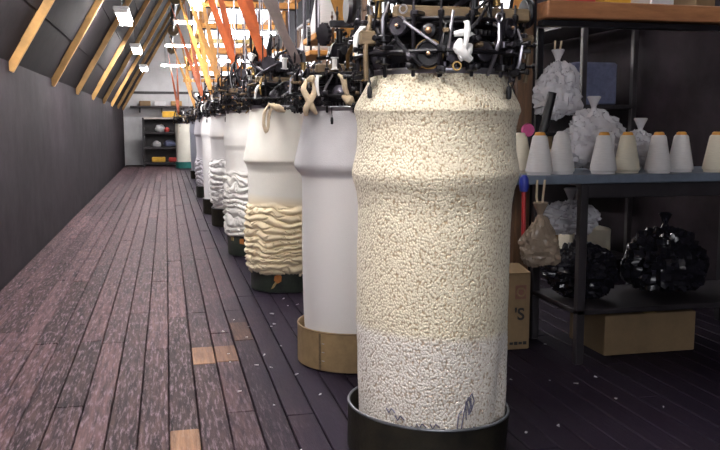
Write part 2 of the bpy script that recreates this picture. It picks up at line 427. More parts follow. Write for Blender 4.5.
# ------------------------------------------------------------------ fluorescent lamps over the walkway
GZ_ = 2.70
def lamp(x, y, z, rz, L, label):
    t = thing('fluorescent_lamp', label, 'lamp', (x, y, z), rz)
    build(MB().bbox((0, 0, .045), (L, .16, .03), .008), 'housing', 'lampwhite', t, smooth=False)
    for s in (-1, 1):
        build(MB().lathe([(.016, -L / 2 + .04), (.016, L / 2 - .04)], 12, T(0, s * .045, .008) @ RY(PI / 2)), 'tube', 'tube', t)
        build(MB().box((s * (L / 2 - .02), 0, .012), (.03, .14, .04)), 'end_cap', 'lampwhite', t, smooth=False)
    top = min(EZ + SL * (x - XL), GZ_ if x > 1 else 9)
    for s in (-1, 1):
        build(MB().tube([(s * L * .35, 0, .06), (s * L * .35, 0, top - z - .05 if rz or x > 1 else top - z - .05 + s * L * .35 * SL)], .004, 6), 'hanger_wire', 'iron', t)
    return t
lamp(.47, 1.5, 2.85, PI / 2, 1.2, 'lengthwise fluorescent lamp above the camera end of the walkway')
lamp(.47, 5.9, 2.8, PI / 2, 1.2, 'lengthwise fluorescent lamp high beside the second belt')
lamp(.40, 9.9, 2.52, PI / 2, 1.2, 'lengthwise fluorescent lamp hung low above the walkway')
lamp(.51, 14.4, 2.82, 0, .7, 'crosswise fluorescent lamp hung nearest the lengthwise ones')
lamp(.40, 18.6, 2.82, 0, .8, 'crosswise fluorescent lamp in the middle of the crosswise three')
lamp(.34, 22.3, 2.65, 0, .9, 'crosswise fluorescent lamp closest to the far white wall')
lamp(1.05, 20.6, 1.84, 0, .7, 'low crosswise fluorescent lamp over the last knitting machines')
for q_, lb_ in ((1.6, 'in the corner behind the camera position'), (5.6, 'nearest the cardboard tub'), (9.6, 'level with the straight white tube'), (13.6, 'level with the lavender-white tube'), (18.0, 'closest to the far rack')):
    lamp(-.42, q_, 2.28, PI / 2, 1.2, 'added lengthwise fluorescent lamp under the left rafters ' + lb_)  # added lamp row, brightens the tubes from the left
lamp(.47, 3.7, 2.85, PI / 2, 1.2, 'added lengthwise fluorescent lamp high over the walkway by the cardboard tub')  # extra lamp added for more light on the near tubes
lamp(1.18, 7.9, 2.42, 0, .8, 'added crosswise fluorescent lamp in the gallery above the orange-marked tub')  # three gallery lamps added for bright patches and light on the heads
lamp(1.18, 11.9, 2.40, 0, .8, 'added crosswise fluorescent lamp in the gallery past the straight white tube')
lamp(1.18, 16.6, 2.36, 0, .8, 'added crosswise fluorescent lamp in the gallery before the blue-grey tube')

# ------------------------------------------------------------------ timber gallery over the row of machines
gal = thing('timber_gallery', 'orange timber framework of posts and cross beams above the machines', 'framework', (0, 0, 0))
GZ = 2.70
for gx in (.60, 1.62):
    build(MB().bbox((gx, 12.0, GZ), (.09, 22.6, .12), .008), 'long_beam', 'orangewood', gal, smooth=False)
yb = 1.3
k = 0
while yb < 23.5:
    build(MB().bbox((0, 0, 0), (1.16, .06, .07), .006), 'cross_beam', 'orangewood' if k % 3 else 'yellowwood', gal, (1.08, yb, GZ - .095), smooth=False)
    k += 1; yb += 2.3
for k, py in enumerate((4.9, 7.9, 11.3, 14.6, 17.8, 21.0)):
    build(MB().bbox((0, 0, 0), (.075, .075, GZ - .06), .006), 'post', 'darkpost', gal, (1.62, py, (GZ - .06) / 2), smooth=False)
for k, (yy, z) in enumerate(((11.2, 2.10), (15.2, 2.12), (19.2, 2.12))):
    build(MB().bbox((0, 0, 0), (1.25, .06, .075), .006), 'brace_beam', 'orangewood', gal, (1.03, yy, z), smooth=False)
    for s in (-.55, .55):
        build(MB().bbox((0, 0, 0), (.04, .04, GZ - .06 - z), .004), 'hanger', 'orangewood', gal, (1.03 + s, yy, (GZ - .06 + z) / 2), smooth=False)

# ------------------------------------------------------------------ overhead line shaft
SX, SZ = .20, 3.05
shaft = thing('line_shaft', 'long steel line shaft with pulleys above the walkway', 'shaft', (SX, 0, SZ))
build(MB().lathe([(.02, 1.6), (.02, 23.4)], 12, RX(-PI / 2)), 'shaft_rod', 'iron_grey', shaft)

# ------------------------------------------------------------------ machines
#  x, y, z of the needle ring, ring radius
MACH = [(.872, 2.60, 1.285, .219), (.86, 3.77, 1.195, .235), (.79, 5.60, 1.24, .235), (.745, 7.17, 1.235, .24), (.73, 9.26, 1.23, .24),
        (.69, 10.58, 1.23, .24), (.69, 13.0, 1.22, .24), (.72, 17.6, 1.20, .23), (.45, 22.0, 1.16, .21)]
_c = {}
def shared(key, fn, m):
    if key not in _c: _c[key] = fn().mesh(key, m)
    return _c[key]

def feed_wheel_mesh():      # disc facing +X, axis along X
    return MB().lathe([(.004, -.012), (.036, -.012), (.041, -.008), (.041, .008), (.036, .012), (.033, .007), (.012, .005), (.010, .016), (.0, .018)], 28, RY(PI / 2))
def feed_rim_mesh():
    return MB().torus(.041, .0045, 28, 6, RY(PI / 2))
def hub_mesh():
    return MB().lathe([(.0, .012), (.006, .012), (.008, .018), (.006, .024), (0, .026)], 12, RY(PI / 2))
def knob_mesh():
    return MB().lathe([(.0, -.03), (.010, -.03), (.010, -.012), (.022, -.010), (.027, .0), (.022, .010), (.012, .014), (0, .015)], 20, RY(PI / 2))
def cap_mesh():
    return MB().lathe([(.011, .012), (.011, .018), (.006, .023), (0, .024)], 14, RY(PI / 2))
def post_mesh():
    return MB().lathe([(.004, -.022), (.006, -.018), (.006, .15), (.010, .155), (.010, .17), (.004, .175), (.004, .20), (0, .202)], 10)
def clamp_mesh():
    mb = MB().bbox((0, 0, 0), (.036, .028, .024), .004)
    mb.lathe([(.005, 0), (.005, .024), (.009, .026), (.009, .034), (0, .036)], 8, T(.012, 0, 0) @ RY(PI / 2)); return mb
def lever_mesh():
    return MB().tube([(0, 0, -.07), (.012, .0, -.02), (.008, .01, .04), (-.02, .02, .085)], [.005, .007, .006, .004], 7)
def guide_mesh():           # pale curved yarn guide
    return MB().tube([(-.02, 0, .055), (.01, 0, .05), (.026, 0, .025), (.030, 0, -.005), (.026, 0, -.035)], [.004, .008, .010, .008, .005], 8)
def weight_mesh():          # hook with hanging weight below the ring
    mb = MB().tube([(0, 0, .03), (.004, 0, .0), (-.003, 0, -.02), (0, 0, -.03)], .003, 6)
    mb.lathe([(.0, -.075), (.008, -.072), (.010, -.05), (.008, -.034), (.003, -.028), (0, -.028)], 10); return mb
def small_gear_mesh(): return MB().gear(.034, .012, 14, RY(PI / 2))
def pinion_mesh():     return MB().gear(.022, .03, 10)
def arm_mesh():        # radial bar reaching out from the drum
    return MB().bbox((-.05, 0, 0), (.15, .018, .014), .003)
def rod_mesh():        return MB().tube([(0, 0, -.06), (0, 0, .06)], .0045, 7)
def spool_mesh():
    return MB().lathe([(0, -.03), (.02, -.03), (.02, -.025), (.013, -.023), (.013, .023), (.02, .025), (.02, .03), (0, .03)], 16)
def disc_mesh():
    return MB().lathe([(.0, -.005), (.028, -.005), (.03, -.002), (.03, .004), (.026, .007), (.008, .007), (.008, .014), (0, .015)], 22, RY(PI / 2))
def eye_mesh():        return MB().torus(.012, .003, 16, 6, RY(PI / 2))

PZ = .30
PX = {1: .03, 0: .03}
def place(key, fn, m, parent, ang, R, z, tilt=0.0, spin=0.0, s=1.0, name=None):
    o = link(name or key, shared(key + '_' + m, fn, m), parent)
    o.matrix_local = T(R * math.cos(ang), R * math.sin(ang), z) @ RZ(ang) @ RY(tilt) @ RX(spin) @ Matrix.Scale(s, 4)
    return o

def head(i, label, seed, dens):
    mx, my, mz, R0 = MACH[i]
    t = thing('knitting_machine', label, 'machine', (mx, my, mz), 0, None)
    r = random.Random(seed)
    k = R0 / .236
    build(MB().lathe([(R0 - .012, -.012), (R0 + .004, -.012), (R0 + .007, -.008), (R0 + .007, .004), (R0 + .002, .009), (R0 - .012, .009), (R0 - .012, -.012)], 72, cap=False), 'needle_ring', 'steel', t)
    nd = MB()
    for q in range(84):
        a = 2 * PI * q / 84
        nd.box((0, 0, 0), (.012, .006, .018)); M4 = T((R0 - .006) * math.cos(a), (R0 - .006) * math.sin(a), .016) @ RZ(a)
        nd.v[-8:] = [tuple(M4 @ Vector(p)) for p in nd.v[-8:]]
    build(nd, 'needle_bed', 'iron_grey', t, smooth=False)
    build(MB().lathe([(R0 - .055, -.05), (R0 - .05, .0), (R0 - .05, .115), (R0 - .075, .125), (R0 - .075, .14)], 56), 'drum', 'iron', t)
    build(MB().gear(R0 - .018, .016, 60), 'crown_gear', 'iron', t, (0, 0, .118))
    build(MB().lathe([(0, .0), (R0 - .03, .0), (R0 - .025, .006), (R0 - .03, .014), (.09, .018), (.06, .06), (.035, .07), (.035, .16), (0, .162)], 44), 'top_plate', 'iron', t, (0, 0, .138))
    # wooden cross bars front and rear
    for s, dy in ((-1, -.17), (1, .17)):
        build(MB().bbox((0, 0, 0), (.47 * k, .034, .040), .005), 'cross_bar', 'oldwood', t, (.02, dy, .172), smooth=False)
    # hoops that carry the brackets
    build(MB().torus(R0 + .052, .0075, 64, 8), 'bracket_hoop', 'iron', t, (0, 0, .052))
    build(MB().torus(R0 + .030, .006, 64, 8), 'bracket_hoop', 'iron', t, (0, 0, .150))
    # carrier rods and bar up to the gallery
    top = 2.60 - mz
    for s in (-1, 1):
        build(MB().tube([(s * .15, .10, .14), (s * .15, .10, top)], .006, 8), 'carrier_rod', 'steel', t)
    build(MB().tube([(0, 0, .2), (0, 0, .36)], .018, 10), 'main_spindle', 'iron_grey', t)
    build(MB().bbox((0, 0, 0), (1.16, .05, .05), .006), 'carrier_bar', 'iron', t, (1.08 - mx, .10, top), smooth=False)
    # bevel drive above the plate
    build(MB().gear(.085, .02, 30), 'drive_gear', 'iron_grey', t, (0, 0, .245))
    build(MB().lathe([(.03, -.10), (.05, -.08), (.055, -.02), (.055, .04), (.035, .06), (.02, .09)], 20, RX(PI / 2)), 'gear_housing', 'iron', t, (-.06, .02, .26))
    qx = PX.get(i, -.12)
    pl = MB().lathe([(.058, -.03), (.066, -.03), (.07, -.026), (.066, 0), (.07, .026), (.066, .03), (.058, .03), (.058, -.03)], 32, RX(PI / 2), cap=False)
    for q in range(5):
        aa = 2 * PI * q / 5 + seed; pl.tube([(0, 0, 0), (.06 * math.cos(aa), 0, .06 * math.sin(aa))], .006, 6)
    pl.lathe([(.018, -.03), (.018, .03)], 14, RX(PI / 2))
    build(pl, 'drive_pulley', 'iron', t, (qx, .10, PZ), (0, 0, PI / 2))
    build(MB().tube([(qx - .08, .10, PZ), (qx + .12, .10, PZ)], .011, 8), 'pulley_axle', 'iron_grey', t)
    for s in (qx - .06, qx + .09):
        build(MB().bbox((s, .10, PZ - .08), (.016, .03, .18), .004), 'bearing_stand', 'iron', t, smooth=False)
    if i == 0:      # orange timber stay and iron side brackets on the first head
        build(MB().bbox((0, 0, 0), (.045, .03, top - .15), .004), 'timber_stay', 'orangewood', t, (.33, .12, .15 + (top - .15) / 2), smooth=False)
        for sx_ in (-1, 1):
            build(MB().bbox((0, 0, 0), (.15, .022, .022), .003), 'side_arm', 'iron', t, (sx_ * .265, .10, .165), smooth=False)
            build(MB().tube([(sx_ * .25, -.09, .17), (sx_ * .27, -.11, .07), (sx_ * .265, -.10, -.03)], .008, 8), 'side_strut', 'oldwood', t)
            build(MB().bbox((0, 0, 0), (.05, .03, .045), .005), 'bearing_block', 'oldwood', t, (sx_ * .262, -.10, .10), smooth=False)
            build(MB().lathe([(0, -.012), (.045, -.012), (.05, 0), (.045, .012), (0, .012)], 26, T(sx_ * .30, -.02, .20) @ RY(PI / 2)), 'hand_wheel', 'iron', t)
    # stations round the ring
    n = dens
    for q in range(n):
        a = 2 * PI * (q + .35) / n + r.uniform(-.06, .06) - (.2 if i == 0 else 0)
        Rr = R0 + .045
        place('bracket_post', post_mesh, 'iron' if q % 3 else 'iron_grey', t, a, Rr, 0.0)
        place('clamp', clamp_mesh, r.choice(('iron', 'iron', 'iron_grey')), t, a, Rr + .004, r.uniform(.03, .13))
        place('clamp', clamp_mesh, 'iron', t, a, Rr + .002, r.uniform(-.01, .03))
        place('arm', arm_mesh, r.choice(('iron', 'oldwood', 'iron_grey')), t, a + .05, Rr + .01, r.uniform(.05, .18), r.uniform(-.15, .15))
        b = a + PI / n
        c = q % 4
        if c == 0:
            w_ = place('feed_wheel', feed_wheel_mesh, 'iron', t, b, R0 + .035, .045)
            link('wheel_rim', shared('feed_rim', feed_rim_mesh, 'brass'), w_); link('hub', shared('hubcap', hub_mesh, 'copper'), w_)
            w2 = place('knob', knob_mesh, 'iron', t, b, R0 + .04, .112, s=.9)
            link('cap', shared('capm', cap_mesh, 'copper'), w2)
        elif c == 1:
            place('spur_gear', small_gear_mesh, 'iron_grey', t, b, R0 + .03, .05, r.uniform(-.2, .2))
            place('yarn_guide', guide_mesh, 'porcelain' if q % 2 else 'iron_grey', t, b + .08, R0 + .045, .085, spin=r.uniform(-.4, .4))
        elif c == 2:
            place('pressing_disc', disc_mesh, 'iron_grey', t, b, R0 + .04, r.uniform(.03, .09), r.uniform(-.3, .3))
            place('spool', spool_mesh, r.choice(('porcelain', 'brass', 'iron')), t, b - .1, R0 + .02, .19, s=.9)
        else:
            w_ = place('feed_wheel', feed_wheel_mesh, 'iron_grey', t, b, R0 + .04, .13, s=.75)
            link('hub', shared('hubcap', hub_mesh, 'copper'), w_)
            place('pinion', pinion_mesh, 'iron', t, b, R0 + .03, .06)
        place('lever', lever_mesh, r.choice(('iron', 'steel', 'iron_grey', 'brass')), t, b + .12, R0 + r.uniform(.02, .06), r.uniform(.03, .15), r.uniform(-.5, .5), r.uniform(-.9, .9))
        place('rod', rod_mesh, r.choice(('iron', 'steel', 'iron_grey')), t, b - .07, R0 + r.uniform(.0, .05), r.uniform(.08, .2), r.uniform(-.4, .4), r.uniform(-1.2, 1.2), s=r.uniform(.8, 1.5))
        if q % 5 == 0: place('hook_weight', weight_mesh, 'iron', t, a + .1, Rr + .012, -.02, s=r.uniform(.7, 1.0))
        if q % 6 == 1: place('guide_eye', eye_mesh, 'brass', t, b, R0 + .055, r.uniform(-.01, .04))
        if q % 3 == 0: place('guide_eye', eye_mesh, 'steel', t, a - .1, R0 + .06, r.uniform(.1, .19))
    # rods and cranks that clutter the space above the plate
    for q in range(dens):
        a = r.uniform(0, 2 * PI); R1 = r.uniform(.08, R0); z = r.uniform(.19, .30)
        place('crank', lever_mesh, r.choice(('iron', 'iron_grey', 'iron')), t, a, R1, z + .03, r.uniform(-.6, .6), r.uniform(-1.4, 1.4), s=r.uniform(1.2, 2.0))
        if q % 2: place('upright', post_mesh, r.choice(('iron', 'iron_grey', 'darkpost')), t, a + .5, R1, z + .05, 0, 0, s=r.uniform(.6, 1.3))
        if q % 3 == 0: place('spool', spool_mesh, r.choice(('porcelain', 'brass', 'iron')), t, a + 1, R1, z + .06, r.uniform(-.5, .5), 0, s=1.2)
        if q % 3 == 1: place('change_wheel', small_gear_mesh, r.choice(('iron', 'iron_grey')), t, a + 2, R1, z + .05, 0, r.uniform(0, 1), s=r.uniform(1, 1.7))
    return t

HL = ['black iron knitting head over the pebbly cream cloth tube in the black tub',
      'black iron knitting head over the smooth grey-topped tube in the cardboard tub',
      'black iron knitting head over the cream tube slumped into yellowish folds',
      'black iron knitting head over the white tube crumpled above the orange-marked green tub',
      'black iron knitting head over the shorter crumpled white tube behind the green tub',
      'black iron knitting head over the straight white tube between two crumpled ones',
      'black iron knitting head over the small lavender-white crumpled tube',
      'black iron knitting head over the dull blue-grey tube',
      'black iron knitting head over the cream tube in the teal tub']
heads = [head(i, HL[i], 20 + i, (18, 16, 16, 14, 12, 10, 10, 8, 8)[i]) for i in range(9)]

# ------------------------------------------------------------------ belts from the line shaft
def belt(x1, z1, r1, x2, z2, r2, y, wd, m, label, th=.006):
    """quarter-turn belt: upper pulley on the lengthwise shaft, lower pulley turned across it"""
    pts = []; n = 8; d = math.atan2(z1 - z2, x1 - x2)
    X_, Y_ = Vector((1, 0, 0)), Vector((0, 1, 0))
    dirv = Vector((x2 - x1, 0, z2 - z1)).normalized(); side = Vector((-dirv.z, 0, dirv.x))
    A = Vector((x1, y, z1)); B = Vector((x2, y, z2))
    for i in range(n + 1):
        a = PI * i / n; pts.append((A + side * (-r1 * math.cos(a)) - dirv * (r1 * math.sin(a)), Y_))
    bot = []
    lat = dirv.cross(Y_).normalized()          # width direction at the lower pulley
    for i in range(n + 1):
        a = PI * i / n; bot.append((B + Y_ * (r2 * math.cos(a)) + dirv * (r2 * math.sin(a)), lat))
    e = pts[-1]; f_ = bot[0]
    sg = 1 if lat.dot(X_) > 0 else -1
    for i in range(1, 10):
        t = i / 10; pts.append((e[0].lerp(f_[0], t), (Y_ * math.cos(t * PI / 2) + lat * math.sin(t * PI / 2)).normalized()))
    pts += bot
    e = bot[-1]; f_ = pts[0]
    for i in range(1, 10):
        t = i / 10; pts.append((e[0].lerp(f_[0], t), (lat * math.cos(t * PI / 2) + Y_ * math.sin(t * PI / 2)).normalized()))
    P = []; Fs = []; N_ = len(pts)
    for i, (p, w_) in enumerate(pts):
        tg = (pts[(i + 1) % N_][0] - pts[i - 1][0]).normalized(); nn = tg.cross(w_).normalized()
        for u, v in ((-1, -1), (1, -1), (1, 1), (-1, 1)): P.append(p + w_ * (u * wd / 2) + nn * (v * th / 2))
    for i in range(N_):
        k = (i + 1) % N_
        for j in range(4):
            l = (j + 1) % 4; Fs.append((i * 4 + j, k * 4 + j, k * 4 + l, i * 4 + l))
    return tag(build(MB().add(P, Fs), 'drive_belt', m, smooth=False), label, 'belt')
BL = ['red leather drive belt running down to the head over the pebbly tube',
      'tan leather drive belt running down to the head over the grey-topped tube',
      'broad red leather drive belt running down to the head over the yellowish folds',
      'red-brown drive belt running down to the head over the orange-marked green tub',
      'tan drive belt running down to the head behind the green tub',
      'narrow tan drive belt running down to the head over the straight white tube',
      'narrow red drive belt running down to the head over the lavender-white tube',
      'small tan drive belt running down to the head over the blue-grey tube',
      'small red drive belt running down to the head over the teal tub']
for i, (mx, my, mz, R0) in enumerate(MACH):
    y = my + .10
    build(MB().lathe([(0, -.05), (.105, -.05), (.11, 0), (.105, .05), (0, .05)], 28, T(0, y, 0) @ RX(PI / 2)), 'shaft_pulley', 'oldwood', shaft)
    belt(SX, SZ, .112, mx + PX.get(i, -.12), mz + PZ, .073, y, .060, ('belt', 'belt_tan', 'belt', 'belt', 'belt_tan', 'belt_tan', 'belt', 'belt_tan', 'belt')[i], BL[i])
mx, my, mz, R0 = MACH[2]
y = my - .14
build(MB().lathe([(0, -.05), (.105, -.05), (.11, 0), (.105, .05), (0, .05)], 28, T(0, y, 0) @ RX(PI / 2)), 'shaft_pulley', 'oldwood', shaft)
ip = MB().torus(.058, .010, 30, 8, RY(PI / 2))
for q in range(4): ip.tube([(0, 0, 0), (0, .056 * math.cos(q * PI / 2 + .4), .056 * math.sin(q * PI / 2 + .4))], .005, 6)
build(ip, 'idler_pulley', 'iron', heads[2], (.04, -.14, .33))
build(MB().tube([(-.03, -.14, .33), (.10, -.14, .33)], .010, 8), 'idler_axle', 'iron_grey', heads[2])
build(MB().bbox((.09, -.14, .25), (.016, .03, .20), .004), 'bearing_stand', 'iron', heads[2], smooth=False)
belt(SX, SZ, .112, mx + .04, mz + .33, .062, y, .055, 'belt_grey', 'grey canvas drive belt running beside the broad red leather one')
for yy in [2.2 + 3.0 * q for q in range(8)]:
    top = EZ + SL * (SX - XL)
    build(MB().bbox((0, yy, (top - SZ) / 2 + .0), (.05, .06, top - SZ), .005), 'shaft_hanger', 'iron', shaft, smooth=False)

# ------------------------------------------------------------------ cloth tubes
def interp(prof, z):
    n = len(prof)
    for i in range(n - 1):
        (z0, r0), (z1, r1) = prof[i], prof[i + 1]
        if z1 <= z <= z0:
            def slope(k):
                if k <= 0 or k >= n - 1:
                    k0, k1 = max(k - 1, 0), min(k + 1, n - 1); return (prof[k1][1] - prof[k0][1]) / (prof[k1][0] - prof[k0][0])
                d0 = (prof[k][1] - prof[k - 1][1]) / (prof[k][0] - prof[k - 1][0]); d1 = (prof[k + 1][1] - prof[k][1]) / (prof[k + 1][0] - prof[k][0])
                return 0 if d0 * d1 <= 0 else 2 * d0 * d1 / (d0 + d1)
            h = z1 - z0; t = (z - z0) / h
            return (2 * t**3 - 3 * t**2 + 1) * r0 + (t**3 - 2 * t**2 + t) * h * slope(i) + (-2 * t**3 + 3 * t**2) * r1 + (t**3 - t**2) * h * slope(i + 1)
    return prof[0][1] if z > prof[0][0] else prof[-1][1]
def tube_mesh(prof, seg, rings, fn=None, bend=None):
    z1, z0 = prof[0][0], prof[-1][0]
    P = []; Fs = []
    for j in range(rings + 1):
        z = z1 + (z0 - z1) * j / rings; rb = interp(prof, z)
        for i in range(seg):
            a = 2 * PI * i / seg
            r_ = rb; zz = z
            if fn:
                dr, dz = fn(a, z); r_ += dr; zz += dz
            ox, oy = bend(z) if bend else (0, 0)
            P.append((ox + r_ * math.cos(a), oy + r_ * math.sin(a), zz))
    for j in range(rings):
        for i in range(seg):
            k = (i + 1) % seg; Fs.append((j * seg + k, j * seg + i, (j + 1) * seg + i, (j + 1) * seg + k))
    mb = MB(); mb.add(P, Fs); return mb
def folds(z0, z1, lam, amp, seed, flare=.0):
    """slumped cloth: heaped ring folds that wander round the tube between z1 (top) and z0"""
    def fn(a, z):
        ca, sa = math.cos(a), math.sin(a)
        soft = 0.006 * noise.noise((ca * 1.3 + seed, sa * 1.3, z * 3))
        if z > z1 + .05: return soft, 0
        w_ = min(1, max(0, (z1 + .05 * noise.noise((ca * 1.5, sa * 1.5, seed)) - z) / .05))
        n1 = noise.noise((ca * 1.7 + seed, sa * 1.7 + seed, z * 5)); n2 = noise.noise((ca * 3.6 + seed, sa * 3.6, z * 9 + seed)); n4 = noise.noise((ca * 7, sa * 7 + seed, z * 14))
        r1 = abs(math.sin(PI * (z / lam + 1.1 * n1 + .6 * n2))) ** .6
        r2 = abs(math.sin(PI * (z / (lam * 1.7) + 1.5 * n2 + .6 * math.sin(2 * a + seed)))) ** .6
        s_ = min(r1, .25 + r2)
        return soft + w_ * (amp * (s_ - .5) + amp * .25 * n4 + flare), w_ * (.012 * n2)
    return fn
def pebbles(a, z):
    ca, sa = math.cos(a) * .26, math.sin(a) * .26
    d = noise.voronoi((ca * 135, sa * 135, z * 105))[0][0]
    lowz = max(0, min(1, (.46 - z) / .3))
    fold = lowz * .010 * noise.noise((math.cos(a) * 2.2, math.sin(a) * 2.2, z * 1.5 + 3))
    # vertical crease towards the right where the tube hangs slack
    da = (a - math.radians(-42) + PI) % (2 * PI) - PI
    crease = -lowz * .020 * math.exp(-(da / .10) ** 2) + lowz * .010 * math.exp(-((da - .22) / .16) ** 2)
    return .0013 * (.55 - d) + fold + crease + .003 * noise.noise((ca * 9, sa * 9, z * 9)), 0
def smooth_drape(seed, amp=.006):
    def fn(a, z):
        return amp * noise.noise((math.cos(a) * 2.4 + seed, math.sin(a) * 2.4, z * 1.4)), 0
    return fn

F = {}
F[0] = cloth('pebbly_cream_cloth', (0.86, 0.775, 0.60), pebble=160, band=(.455, .014, .05, (0.86, 0.80, 0.73)))
F[1] = cloth('lavender_white_cloth', (0.67, 0.65, 0.67), band=(.885, .006, .0, (0.88, 0.85, 0.84)), stains=.10)
F[2] = cloth('cream_cloth', (0.90, 0.87, 0.79), band=(.62, .035, .06, (0.88, 0.75, 0.52)))
F[3] = cloth('white_cloth', (0.90, 0.88, 0.84), stains=.1)
F[4] = cloth('cool_white_cloth', (0.90, 0.88, 0.87))
F[5] = cloth('plain_white_cloth', (0.92, 0.91, 0.91))
F[6] = cloth('lavender_cloth', (0.82, 0.80, 0.86))
F[7] = cloth('blue_grey_cloth_tube', (0.34, 0.36, 0.44))
F[8] = cloth('ivory_cloth', (0.78, 0.75, 0.66))
FL = ['pebbly cream knitted cloth tube with two bulges, standing in the black tub',
      'smooth white knitted cloth tube with grey-lavender top, standing in the cardboard tub',
      'cream knitted cloth tube slumped into yellowish folds above the dark green tub',
      'white knitted cloth tube crumpled into folds above the orange-marked green tub',
      'shorter white knitted cloth tube crumpled into folds behind the orange-marked green tub',
      'straight white knitted cloth tube hanging between two crumpled tubes',
      'small lavender-white knitted cloth tube with crumpled lower half',
      'dull blue-grey knitted cloth tube beside the tube in the teal tub',
      'ivory knitted cloth tube standing in the teal tub']
TUBH = (.17, .18, .20, .20, .18, .18, .17, .16, .15)
PROF = {
 0: [(1.283, .221), (1.235, .241), (1.180, .270), (1.165, .2735), (1.150, .2685), (1.100, .2605), (1.05, .2615), (.985, .2735), (.965, .2765), (.945, .2735), (.90, .2605), (.84, .2535), (.70, .254), (.50, .255), (.30, .252), (.14, .245), (.035, .235)],
 1: [(1.193, .237), (1.13, .246), (1.06, .260), (.965, .283), (.935, .287), (.910, .272), (.885, .252), (.85, .249), (.60, .250), (.35, .246), (.10, .235), (.03, .228)],
 2: [(1.243, .238), (1.16, .245), (1.03, .256), (.915, .280), (.885, .284), (.855, .268), (.80, .255), (.60, .255), (.52, .265), (.40, .274), (.30, .275), (.20, .272), (.15, .262), (.12, .235), (.10, .22)],
 3: [(1.233, .242), (1.10, .25), (1.0, .262), (.955, .262), (.90, .25), (.78, .25), (.60, .265), (.40, .27), (.26, .265), (.19, .255), (.16, .23), (.14, .22)],
 4: [(1.228, .242), (1.10, .26), (1.0, .27), (.96, .258), (.80, .25), (.55, .27), (.30, .26), (.19, .225), (.15, .22)],
 5: [(1.228, .242), (1.10, .262), (1.0, .27), (.96, .255), (.60, .25), (.20, .24), (.1, .225)],
 6: [(1.218, .242), (1.10, .262), (.98, .27), (.94, .25), (.70, .24), (.5, .26), (.25, .25), (.17, .22), (.14, .21)],
 7: [(1.198, .232), (1.0, .245), (.94, .24), (.5, .235), (.1, .22)],
 8: [(1.158, .212), (.96, .225), (.92, .215), (.5, .212), (.1, .205)],
}
FN = {0: pebbles, 1: smooth_drape(1, .006), 2: folds(.13, .60, .047, .026, 2.0, .004), 3: folds(.16, .74, .056, .032, 5.0), 4: folds(.15, .76, .06, .034, 9.0),
      5: smooth_drape(5, .008), 6: folds(.14, .62, .08, .036, 12.0), 7: smooth_drape(7, .01), 8: smooth_drape(8, .006)}
RES = {0: (560, 620), 1: (120, 90), 2: (220, 260), 3: (180, 220), 4: (150, 180), 5: (64, 50), 6: (120, 140), 7: (48, 30), 8: (48, 30)}
tubes = []
for i, (mx, my, mz, R0) in enumerate(MACH):
    bend = (lambda z: (-.020 + .020 * z / 1.283, 0)) if i == 0 else None
    o = build(tube_mesh(PROF[i], *RES[i], FN[i], bend), 'cloth_tube', F[i], None, (mx, my, 0))
    for p in o.data.polygons: p.use_smooth = True
    tag(o, FL[i], 'cloth tube'); tubes.append(o)

# marker scribbles on the hem of the pebbly tube
def on_tube(az, z, lift=.006):
    r_ = interp(PROF[0], z) + pebbles(az, z)[0] + lift
    return (r_ * math.cos(az) - .018, r_ * math.sin(az), z)
def scribble(pts, rad=.0022):
    P = []
    pts = [(d_, z_ + .055) for d_, z_ in pts]
    for (d0, z0), (d1, z1) in zip(pts, pts[1:]):
        for q in range(4):
            t = q / 4; P.append(on_tube(math.radians(d0 + (d1 - d0) * t), z0 + (z1 - z0) * t, .003))
    build(MB().tube(P, rad, 5), 'marker_scribble', 'marker', tubes[0])
rs = random.Random(5)
scribble([(-84, .10), (-82, .17), (-79, .215), (-77, .19), (-78, .16), (-80, .20), (-76, .225), (-74, .20), (-76, .17), (-79, .15)])
scribble([(-80, .14), (-81, .20), (-77, .21), (-76, .18), (-80, .165)])
scribble([(-85, .09), (-87, .12), (-86, .16), (-83, .175)])
for (d, z) in ((-97, .10), (-104, .085), (-110, .12), (-118, .11), (-126, .14), (-133, .16), (-100, .12), (-70, .10), (-92, .08)):
    scribble([(d, z), (d - 3, z + .012), (d - 5, z - .004), (d - 8, z + .016)])

# ------------------------------------------------------------------ tubs
def tub(i, h, r1, r0, m, label, rim='rimsteel'):
    mx, my = MACH[i][0], MACH[i][1]
    t = thing('tub', label, 'tub', (mx, my, .004))
    build(MB().lathe([(0, .0), (r0 - .006, .0), (r0, .004), (r1, h), (r1 - .008, h), (r0 - .008, .022), (0, .02)], 72, cap=False), 'body', m, t)
    build(MB().torus(r1 - .003, .005, 80, 8), 'rim', rim, t, (0, 0, h))
    return t
t0 = tub(0, .156, .276, .270, 'tubblack', 'black fibre tub holding the pebbly cream tube')
t0.rotation_euler = (0, .05, 0); t0.location.z = .018; t0.location.x = .843
t1 = tub(1, .180, .276, .276, 'card_dark', 'brown cardboard tub with a side seam holding the smooth white tube', 'card')
a = math.radians(-138)
sm = MB().bbox((0, 0, 0), (.004, .012, .17), .001); build(sm, 'seam', 'oldwood', t1, (.277 * math.cos(a), .277 * math.sin(a), .09), (0, 0, a), smooth=False)
for zz in (.05, .09, .13):
    build(MB().bbox((0, 0, 0), (.004, .014, .003), .001), 'staple', 'steel', t1, (.279 * math.cos(a + .07), .279 * math.sin(a + .07), zz), (0, 0, a), smooth=False)
t2 = tub(2, .155, .250, .248, 'tubgreen', 'dark green tub with a torn orange label under the yellowish folds', 'tubgreen')
